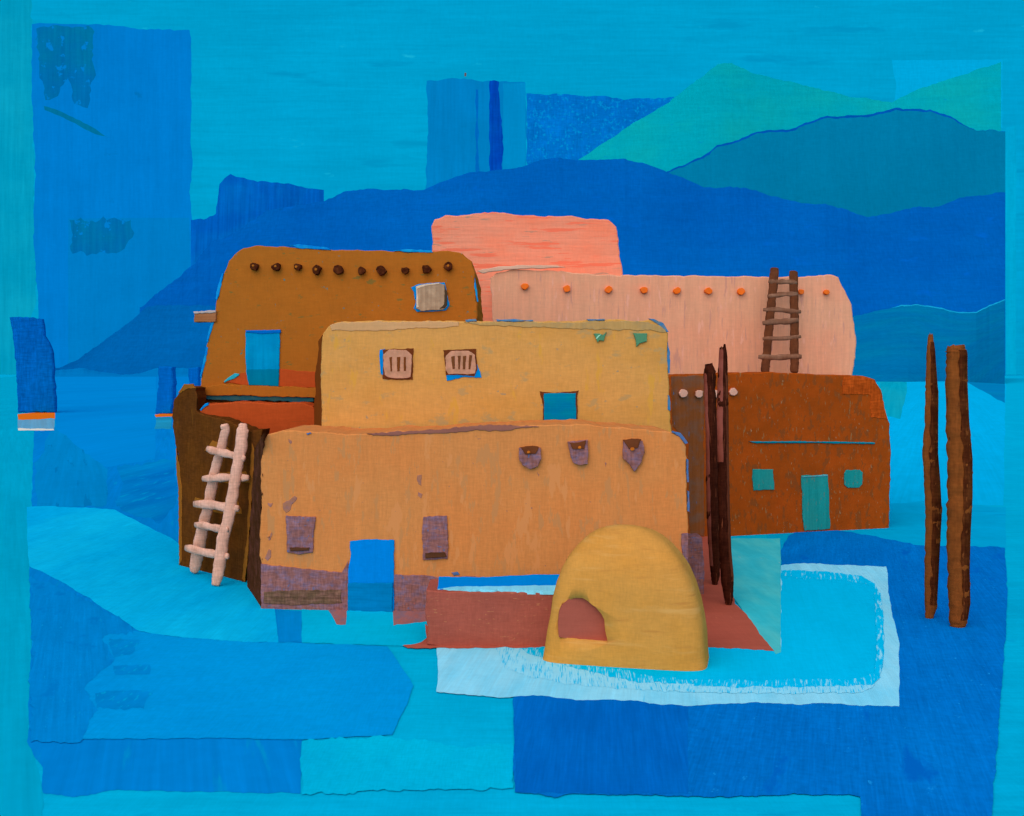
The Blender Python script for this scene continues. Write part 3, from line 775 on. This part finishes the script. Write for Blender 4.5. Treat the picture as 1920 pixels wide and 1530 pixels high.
purple = paint('purple_band', (138, 88, 84), (122, 94, 112), m=m, stroke='x', var=0.10, altamt=1.0, broad=14, fine=0.2,
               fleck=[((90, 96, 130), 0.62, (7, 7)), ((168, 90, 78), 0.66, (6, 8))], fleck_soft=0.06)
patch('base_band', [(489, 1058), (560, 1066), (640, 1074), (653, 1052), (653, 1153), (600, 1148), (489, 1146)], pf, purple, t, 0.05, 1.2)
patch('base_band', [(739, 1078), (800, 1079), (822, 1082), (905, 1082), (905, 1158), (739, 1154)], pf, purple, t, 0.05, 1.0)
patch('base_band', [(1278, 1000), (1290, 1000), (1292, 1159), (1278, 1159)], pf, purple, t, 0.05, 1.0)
patch('dark_patch', [(494, 1108), (640, 1106), (641, 1132), (560, 1134), (494, 1131)], pf,
      paint('stain_olive', (104, 76, 58), (122, 84, 72), m=m, stroke='h', var=0.2, altamt=1.0, broad=18, fine=0.25), t, 0.07, 1.4)
chipM = paint('chip_purple', (166, 108, 84), (146, 100, 98), m=m, stroke='x', var=0.12, altamt=1.0, broad=8)
for q in ([(502, 942), (512, 943), (508, 951), (503, 947)], [(530, 944), (542, 938), (552, 930), (558, 934), (548, 946), (546, 956), (536, 962), (530, 952)],
          [(500, 1005), (506, 1008), (510, 998), (508, 1012), (503, 1014)], [(504, 1030), (509, 1032), (508, 1046), (502, 1052), (496, 1046)],
          [(541, 822), (547, 826), (546, 832), (542, 828)], [(782, 892), (790, 890), (790, 912), (784, 908)], [(784, 922), (792, 926), (790, 934), (783, 930)],
          [(1006, 886), (1012, 890), (1010, 894)], [(1134, 866), (1138, 868), (1136, 876)]):
    patch('paint_chip', q, pf, chipM, t, 0.012, 1.2, 3)
dr = patch('door', [(656, 1015), (690, 1012), (738, 1013), (739, 1060), (738, 1156), (653, 1156), (653, 1060), (658, 1040)], pf,
      paint('doorway_blue', (0, 124, 208), (0, 118, 200), m=m, stroke='v', var=0.03, fine=0.04), t, 0.07, 0.8)
patch('door_panel', [(652, 1094), (736, 1093), (736, 1150), (730, 1157), (658, 1156), (652, 1150)], pf,
      paint('door_panel_teal', (0, 114, 172), (0, 122, 184), m=m, stroke='h', var=0.08, altamt=0.9, broad=40), dr, 0.12, 0.7, rnd=0)
for fr, led in (([(536, 968), (592, 969), (588, 1000), (586, 1035), (560, 1041), (538, 1036)], [(543, 1027), (580, 1027), (578, 1033), (545, 1033)]),
                ([(794, 969), (838, 967), (841, 1000), (839, 1048), (793, 1050), (791, 1010)], [(797, 1038), (834, 1036), (837, 1044), (797, 1047)])):
    w_ = patch('window', fr, pf, purple, t, 0.06, 1.2)
    patch('sill', led, pf, paint('sill_brown', (84, 50, 32), m=m, stroke='h', var=0.2), w_, 0.12, 0.8)
for j, (sh, top, ob) in enumerate((
        ([(973, 840), (1014, 839), (1014, 860), (1008, 874), (995, 879), (980, 872), (974, 862)], [(976, 839), (1010, 838), (1004, 850), (985, 852)], (991, 848)),
        ([(1064, 828), (1102, 825), (1104, 850), (1102, 870), (1085, 873), (1074, 868), (1068, 850)], [(1066, 828), (1100, 826), (1096, 842), (1075, 842)], (1087, 839)),
        ([(1169, 826), (1204, 827), (1208, 848), (1203, 866), (1190, 884), (1180, 872), (1168, 860)], [(1169, 825), (1202, 824), (1196, 840), (1178, 842)], (1186, 842)))):
    s_ = patch('drain_spout', sh, pf, purple, t, 0.14, 1.2)
    patch('spout_top', top, pf, paint('spout_dark', (108, 56, 30), (90, 50, 34), m=m, stroke='x', var=0.2), s_, 0.18, 1.6)
    patch('spout_core', disc(ob, 3.6, 7, 0.9, j), pf, paint('spout_core', (190, 100, 30), m=m), s_, 0.22, 0.6)

# ---- dark leaning wall at the left
pw = Plane(335, 1060, 460, 1092); m = 38 / F
t = thing('adobe_wall', 'dark brown buttress wall at the far left behind the pale pink ladder', 'wall', org(pw, 395))
dkb = paint('buttress_brown', (96, 52, 18), (84, 46, 20), m=m, stroke='v', var=0.12, altamt=0.9, broad=70, fine=0.14,
            fleck=[((112, 66, 22), 0.64, (8, 60))], fleck_soft=0.08)
body('wall', [(323, 800), (324, 770), (328, 750), (338, 733), (350, 723), (366, 727), (368, 770), (385, 778), (420, 786), (450, 797), (470, 808), (492, 806), (489, 822), (478, 842),
              (474, 870), (470, 940), (468, 1000), (462, 1050), (458, 1094), (430, 1088), (395, 1079), (336, 1064), (336, 1000), (338, 920), (332, 850)], pw, 1.2, dkb, t, 1.4, 6)
edge = paint('buttress_edge', (146, 86, 30), (134, 84, 30), m=m, stroke='v', var=0.08)
patch('edge', [(330, 836), (337, 880), (341, 925), (340, 1000), (341, 1050), (336, 1060), (335, 1000), (334, 920), (329, 860)], pw, edge, t, 0.04, 1.0)
patch('edge', [(472, 830), (477, 840), (474, 900), (471, 960), (466, 1020), (459, 1092), (453, 1085), (462, 1010), (466, 940), (470, 860)], pw, edge, t, 0.04, 1.0)
patch('edge', [(333, 736), (345, 722), (360, 720), (367, 728), (352, 729), (338, 738)], pw, edge, t, 0.04, 1.0)
for q in ([(398, 826), (420, 835), (440, 850), (405, 845), (383, 845)], [(378, 893), (400, 886), (460, 884), (468, 905), (430, 908), (386, 900)],
          [(366, 932), (400, 944), (446, 938), (453, 962), (430, 966), (366, 952)]):
    patch('worn_patch', q, pw, edge, t, 0.03, 1.6)

# ---- red terrace wall with snow-blue top
pr = Plane(800, 1213, 1260, 1213)
m = 28 / F
t = thing('terrace', 'low brick red terrace wall with a blue and white top beside the domed oven', 'terrace', org(pr, 930))
redM = paint('terrace_red', (160, 80, 66), (150, 76, 64), m=m, stroke='h', var=0.05, altamt=0.9, broad=80, fine=0.07, fleck=((172, 100, 74)), fleck_th=0.64, fleck_px=(12, 4))
body('wall', [(799, 1107), (840, 1109.5), (940, 1110.5), (1034, 1110.5), (1150, 1110), (1270, 1110), (1270, 1215), (930, 1213), (830, 1213), (800, 1208), (802, 1180), (797, 1150)], pr, 1.55, redM, t, 1.0, 7)
# its top: two painted strips lying on the wall
def top_strip(name, pts, z, mat, parent):
    SEED[0] += 1
    p = rough(pts, 0.7, 6, SEED[0])
    V = [Vector(((x - 960) * ((H - z) * F / (y - HY)) / F, (H - z) * F / (y - HY), z)) for x, y in p]
    n = len(V)
    V2 = V + [v - Vector((0, 0, 0.10)) for v in V]
    tri = [tuple(q) for q in tessellate_polygon([[Vector((q[0], q[1], 0)) for q in p]])]
    Fs = tri + [tuple(n + k for k in reversed(q)) for q in tri] + [(i, (i + 1) % n, n + (i + 1) % n, n + i) for i in range(n)]
    o = link(name, V2, Fs, mat, parent)
    fix_normals(o)
    return o
ztop = H - (1108 - HY) * 28.08 / F
top_strip('cap', [(823, 1081), (905, 1082), (980, 1079), (1020, 1077), (1200, 1078), (1200, 1098), (1050, 1098), (900, 1099), (821, 1104)], ztop + 0.006,
          gmat('cap_blue', (0, 122, 210), (0, 128, 216), Y=1090, stroke='h', var=0.04), t)
top_strip('cap', [(821, 1104), (845, 1100), (900, 1099), (980, 1098), (1200, 1097), (1200, 1107), (1000, 1107), (880, 1106), (830, 1104)], ztop + 0.012,
          gmat('cap_white', (120, 198, 228), (90, 186, 224), Y=1100, stroke='v', var=0.10), t)

# ---- purple block at the right corner
pp = flat(34.6)
t = thing('adobe_wall', 'short mottled purple wall stub at the right corner of the orange house', 'wall', org(pp, 1306))
body('wall', [(1286, 1010), (1300, 1006), (1318, 1008), (1320, 1060), (1320, 1119), (1286, 1119)], pp, 0.8, purple, t, 1.0, 6)

# ================================================================== DOMED OVEN
m = 26.3 / F
cX, cD = 1174.0, 26.95
cx, cy = (cX - 960) * cD / F, cD
oven = thing('clay_oven', 'domed ochre clay oven with a red arched mouth in front of the orange house', 'oven', Vector((cx, cy, 0)))
prof = [(1258, 1021, 1327), (1240, 1022, 1326), (1210, 1026, 1324), (1180, 1030, 1322), (1150, 1036, 1319), (1120, 1040, 1313), (1090, 1047, 1304), (1060, 1059, 1290),
        (1040, 1070, 1277), (1020, 1086, 1260), (1005, 1102, 1244), (995, 1118, 1228), (989, 1134, 1210), (985, 1152, 1190)]
seg = 56
V, Fs = [], []
rot = R(-13)
zt = H - (984 - HY) * cD / F
for i, (y, xl, xr) in enumerate(prof):
    z = max(0, H - (y - HY) * cD / F)
    if i == 0: z = -0.02
    c = ((xl + xr) / 2 - 960) * cD / F
    a = (xr - xl) / 2 * cD / F
    b = min(0.98, a * 0.62)
    for k in range(seg):
        an = 2 * math.pi * k / seg
        e = 2 / (6.0 - 3.2 * (i / 13.0) ** 1.2)
        ux = math.copysign(abs(math.cos(an)) ** e, math.cos(an)) * a
        uy = math.copysign(abs(math.sin(an)) ** e, math.sin(an)) * b
        jj = 1 + 0.012 * noise.noise(Vector((ux * 2, uy * 2, z * 2)))
        ux *= jj; uy *= jj
        V.append((c + ux * math.cos(rot) - uy * math.sin(rot), cy + ux * math.sin(rot) + uy * math.cos(rot), z))
n = len(prof)
for i in range(n - 1):
    for k in range(seg):
        k2 = (k + 1) % seg
        Fs.append((i * seg + k, i * seg + k2, (i + 1) * seg + k2, (i + 1) * seg + k))
V.append((((1171) - 960) * cD / F, cy, zt)); ti = len(V) - 1
for k in range(seg): Fs.append(((n - 1) * seg + k, (n - 1) * seg + (k + 1) % seg, ti))
Fs.append(tuple(range(seg - 1, -1, -1)))
clay = paint('oven_clay', (196, 135, 64), (194, 130, 56), m=m, stroke='x', var=0.05, altamt=0.9, broad=110, fine=0.05,
             fleck=[((184, 122, 58), 0.57, (70, 9)), ((202, 146, 80), 0.56, (110, 14))], fleck_soft=0.16, bump=0.5)
dome = link('dome', V, Fs, clay, oven, smooth=True)
fix_normals(dome)
dm = 26.2
arch = [(1050, 1196), (1049, 1170), (1050, 1150), (1056, 1138), (1066, 1128), (1078, 1122), (1092, 1122), (1104, 1128), (1116, 1138), (1127, 1150), (1134, 1163), (1136, 1185), (1139, 1204), (1100, 1201)]
ar = rough(arch, 0.8, 6, 99)
Vc, Fc = slab_mesh(ar, lambda X: 25.0, 1.62, 0.01)
# keep the cutter's outline true to the mouth at its own distance
Vc, Fc = [], []
nn = len(ar)
for dd in (25.2, 26.72):
    for x, y in ar:
        q = P(x, y, dm); Vc.append(Vector((q.x, dd, q.z)))
tri = [tuple(q) for q in tessellate_polygon([[Vector((q[0], q[1], 0)) for q in ar]])]
Fc = tri + [tuple(nn + k for k in reversed(q)) for q in tri] + [(i, (i + 1) % nn, nn + (i + 1) % nn, nn + i) for i in range(nn)]
cut = link('cutter', Vc, Fc, clay)
fix_normals(cut)
md = dome.modifiers.new('mouth', 'BOOLEAN')
md.operation = 'DIFFERENCE'; md.object = cut; md.solver = 'EXACT'
bpy.context.view_layer.update()
dg = bpy.context.evaluated_depsgraph_get()
nm = bpy.data.meshes.new_from_object(dome.evaluated_get(dg))
dome.modifiers.clear()
dome.data = nm
bpy.data.objects.remove(cut)
for p_ in dome.data.polygons: p_.use_smooth = True
mouthM = paint('oven_mouth_red', (160, 80, 66), (150, 76, 64), m=m, stroke='h', var=0.05)
Vm = []
cxm = sum(p[0] for p in ar) / nn; cym = sum(p[1] for p in ar) / nn
for dd in (26.32, 26.80):
    for x, y in ar:
        q = P(cxm + (x - cxm) * 1.03, cym + (y - cym) * 1.03, dm); Vm.append(Vector((q.x, dd, q.z)))
mo = link('oven_mouth', Vm, Fc, mouthM, oven)
fix_normals(mo)

# ================================================================== LADDERS
def ladder(name, label, rails, rungs, mrail, mrung, group, k_lean=None):
    """rails: list of (foot depth, top depth, [(X, Y, width px)...] from top to foot); rungs: (X1,Y1,X2,Y2,width)"""
    fns = []
    for d0, d1, pts in rails:
        z0 = H - (pts[-1][1] - HY) * d0 / F; z1 = H - (pts[0][1] - HY) * d1 / F
        k = (d1 - d0) / (z1 - z0)
        fns.append(lambda Y, d0=d0, k=k, z0=z0: (d0 + k * (H - z0)) / (1 + k * (Y - HY) / F))
    p0 = P(rails[0][2][-1][0], rails[0][2][-1][1], rails[0][0]); p1 = P(rails[1][2][-1][0], rails[1][2][-1][1], rails[1][0])
    o = thing(name, label, 'ladder', Vector(((p0.x + p1.x) / 2, (p0.y + p1.y) / 2, min(p0.z, p1.z))), group)
    for i, (d0, d1, pts) in enumerate(rails):
        pp_ = dens(pts, 6)
        c = [P(x, y, fns[i](y)) for x, y, w_ in pp_]
        r = [max(w_, 14) / 2 * 1.16 * fns[i](y) / F for x, y, w_ in pp_]
        r[0] *= 0.6; r[-1] *= 0.75
        V, Fs = tube(c, r, 12, 0.5, 0.10, 3 + i, rag=0.03)
        q = link('rail', V, Fs, mrail, o, smooth=True); fix_normals(q)
    for i, (xa, ya, xb, yb, w_) in enumerate(rungs):
        nn = 9
        c, r = [], []
        for j in range(nn):
            tt = j / (nn - 1)
            Y = ya + (yb - ya) * tt
            d = fns[0](Y) * (1 - tt) + fns[1](Y) * tt
            rr = w_ / 2 * d / F
            d2 = d - rr * 0.9
            X = xa + (xb - xa) * tt
            c.append(P(X, Y + 0.9 * math.sin(tt * 7 + i), d2)); r.append(rr * 1.12 * (0.7 if j in (0, nn - 1) else 1.0 + 0.12 * math.sin(j * 2.1 + i)))
        V, Fs = tube(c, r, 10, 0.5, 0.10, 20 + i)
        q = link('rung', V, Fs, mrung, o, smooth=True); fix_normals(q)
    return o
mL = 38 / F
lp = paint('ladder_pink', (218, 162, 142), (204, 146, 124), m=mL, stroke='v', var=0.09, altamt=0.8, broad=30, fine=0.12)
lp2 = paint('rung_pink', (220, 164, 144), (196, 138, 116), m=mL, stroke='h', var=0.10, altamt=0.8, broad=30, fine=0.12)
ladder('ladder', 'pale pink wooden ladder leaning on the dark brown wall at the left', [
    (38.2, 37.0, [(420, 795, 9), (423, 806, 14), (415, 840, 15), (406, 870, 15), (398, 910, 18), (390, 950, 18), (380, 990, 19), (372, 1030, 21), (366, 1062, 19), (363, 1073, 13)]),
    (36.0, 36.3, [(456, 794, 10), (455, 806, 19), (452, 840, 20), (444, 880, 18), (436, 930, 18), (428, 975, 19), (418, 1010, 20), (413, 1050, 20), (408, 1080, 19), (404, 1098, 12)])],
    [(388, 841, 459, 860, 13), (380, 897, 466, 895, 13), (364, 944, 447, 953, 15), (366, 984, 427, 993, 13), (348, 1028, 428, 1044, 14)], lp, lp2, 'ladders of the pueblo')
mL = 52 / F
lb = paint('ladder_brown', (98, 54, 34), (82, 46, 32), m=mL, stroke='v', var=0.15, altamt=0.8, broad=30, fine=0.12)
lb2 = paint('rung_brown', (116, 76, 58), (132, 96, 78), m=mL, stroke='h', var=0.18, altamt=0.9, broad=20, fine=0.12)
ladder('ladder', 'dark brown wooden ladder standing on the rust house roof against the salmon house', [
    (52.0, 53.3, [(1452, 502, 9), (1452, 512, 15), (1449, 545, 14), (1445, 580, 14), (1442, 615, 14), (1439, 650, 14), (1436, 680, 14), (1434, 699, 12)]),
    (52.0, 53.3, [(1488, 508, 9), (1488, 518, 13), (1489, 560, 13), (1490, 600, 13), (1489, 650, 13), (1490, 680, 14), (1489, 699, 12)])],
    [(1441, 527, 1494, 530, 8), (1439, 555, 1496, 550, 8), (1431, 580, 1502, 584, 8), (1430, 606, 1497, 600, 10), (1430, 636, 1502, 632, 7), (1422, 670, 1503, 669, 9)], lb, lb2, 'ladders of the pueblo')

# ================================================================== POLES
def pole(label, pts, mat, strips=(), seed=1):
    d = K / (pts[-1][1] - HY)
    pp_ = dens(pts, 8)
    c = [P(x, y, d) for x, y, w_ in pp_]
    r = [w_ / 2 * d / F * (1 + 0.13 * noise.noise(Vector((0, y / 16.0, seed * 9.1)))) for x, y, w_ in pp_]
    o = thing('wooden_pole', label, 'pole', Vector((c[-1].x, d, 0)), 'tall wooden poles')
    V, Fs = tube(c, r, 14, 0.9, 0.09, seed, rag=0.12)
    q = link('trunk', V, Fs, mat, o, smooth=True); fix_normals(q)
    for a0, a1, y0, y1, mt in strips:
        # bark shell over a sector of the trunk (angles: 180 = left, 270 = towards the viewer, 360 = right)
        V, Fs = [], []
        ns = 9
        rows = [(x, y, w_) for x, y, w_ in dens(pts, 14) if y0 <= y <= y1]
        for i, (x, y, w_) in enumerate(rows):
            rr = w_ / 2 * d / F * 1.05
            cc = P(x, y, d)
            ja = 14 * noise.noise(Vector((y / 22.0, seed * 4.4, 1))); jb = 10 * noise.noise(Vector((y / 30.0, seed * 2.4, 5)))
            for layer in (1.0, 0.8):
                for k in range(ns):
                    an = R(a0 + ja + (a1 + jb - a0 - ja) * k / (ns - 1))
                    V.append(cc + Vector((math.cos(an) * rr * layer, math.sin(an) * rr * 0.92 * layer, 0)))
        n2 = 2 * ns
        for i in range(len(rows) - 1):
            for k in range(ns - 1):
                Fs.append((i * n2 + k, i * n2 + k + 1, (i + 1) * n2 + k + 1, (i + 1) * n2 + k))
                Fs.append((i * n2 + ns + k, (i + 1) * n2 + ns + k, (i + 1) * n2 + ns + k + 1, i * n2 + ns + k + 1))
            Fs.append((i * n2, (i + 1) * n2, (i + 1) * n2 + ns, i * n2 + ns))
            Fs.append((i * n2 + ns - 1, i * n2 + n2 - 1, (i + 1) * n2 + n2 - 1, (i + 1) * n2 + ns - 1))
        Fs.append(tuple(range(ns)) + tuple(range(n2 - 1, ns - 1, -1)))
        e = (len(rows) - 1) * n2
        Fs.append(tuple(e + k for k in range(ns - 1, -1, -1)) + tuple(e + ns + k for k in range(ns)))
        s_ = link('bark', V, Fs, mt, o, smooth=False); fix_normals(s_)
    return o
mP = 33 / F
pdark = paint('pole_dark', (62, 26, 16), (44, 16, 10), m=mP, stroke='v', var=0.3, altamt=0.9, broad=24, fine=0.2, fleck=((122, 62, 40)), fleck_th=0.62, fleck_px=(3, 40), fleck_soft=0.05, bump=0.6)
pred = paint('pole_red', (134, 70, 60), (118, 56, 42), m=mP, stroke='v', var=0.12, altamt=0.8, broad=24, bump=0.4)
pbrown = paint('pole_brown', (126, 66, 28), (112, 58, 26), m=mP, stroke='v', var=0.12, altamt=0.8, broad=30, fine=0.12, fleck=((78, 38, 20)), fleck_th=0.66, fleck_px=(7, 30), bump=0.5)
pbark = paint('pole_bark', (70, 30, 14), (96, 48, 22), m=mP, stroke='v', var=0.25, altamt=0.9, broad=30, fine=0.2, bump=0.6, fleck=((118, 62, 30)), fleck_th=0.63, fleck_px=(6, 16))
pole('shorter dark pole of the pair leaning side by side in front of the rust house', [(1329, 684, 14), (1331, 700, 22), (1332, 760, 21), (1335, 820, 22), (1336, 900, 23), (1338, 980, 24), (1341, 1040, 22), (1341, 1080, 17), (1340, 1098, 8)],
     pdark, [(165, 235, 700, 1060, pred)], 2)
pole('taller dark pole with reddish side of the pair in front of the rust house', [(1355, 650, 12), (1356, 662, 15), (1355, 720, 19), (1355, 780, 21), (1356, 860, 20), (1357, 940, 21), (1359, 1030, 23), (1363, 1080, 24), (1366, 1120, 19), (1366, 1136, 8)],
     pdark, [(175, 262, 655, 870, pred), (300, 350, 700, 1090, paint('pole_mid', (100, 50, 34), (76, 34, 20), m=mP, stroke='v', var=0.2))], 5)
pole('slimmer crooked brown pole standing alone on blue ground left of the thick one', [(1745, 627, 8), (1745, 655, 15), (1746, 700, 19), (1747, 740, 23), (1746, 790, 24), (1744, 850, 27), (1747, 900, 29), (1750, 960, 29), (1748, 1030, 26), (1746, 1090, 24), (1745, 1140, 21), (1742, 1160, 14)],
     pbrown, [(245, 375, 640, 1135, pbark)], 7)
pole('thickest rough brown pole at the far right with dark bark on its right side', [(1793, 650, 34), (1793, 665, 38), (1793, 720, 38), (1795, 790, 40), (1799, 860, 44), (1799, 930, 44), (1797, 1000, 41), (1797, 1070, 38), (1799, 1130, 37), (1796, 1165, 32), (1795, 1176, 26)],
     pbrown, [(268, 380, 656, 1160, pbark)], 9)

# tidy helper property
for o in bpy.data.objects:
    if '_o' in o.keys(): del o['_o']
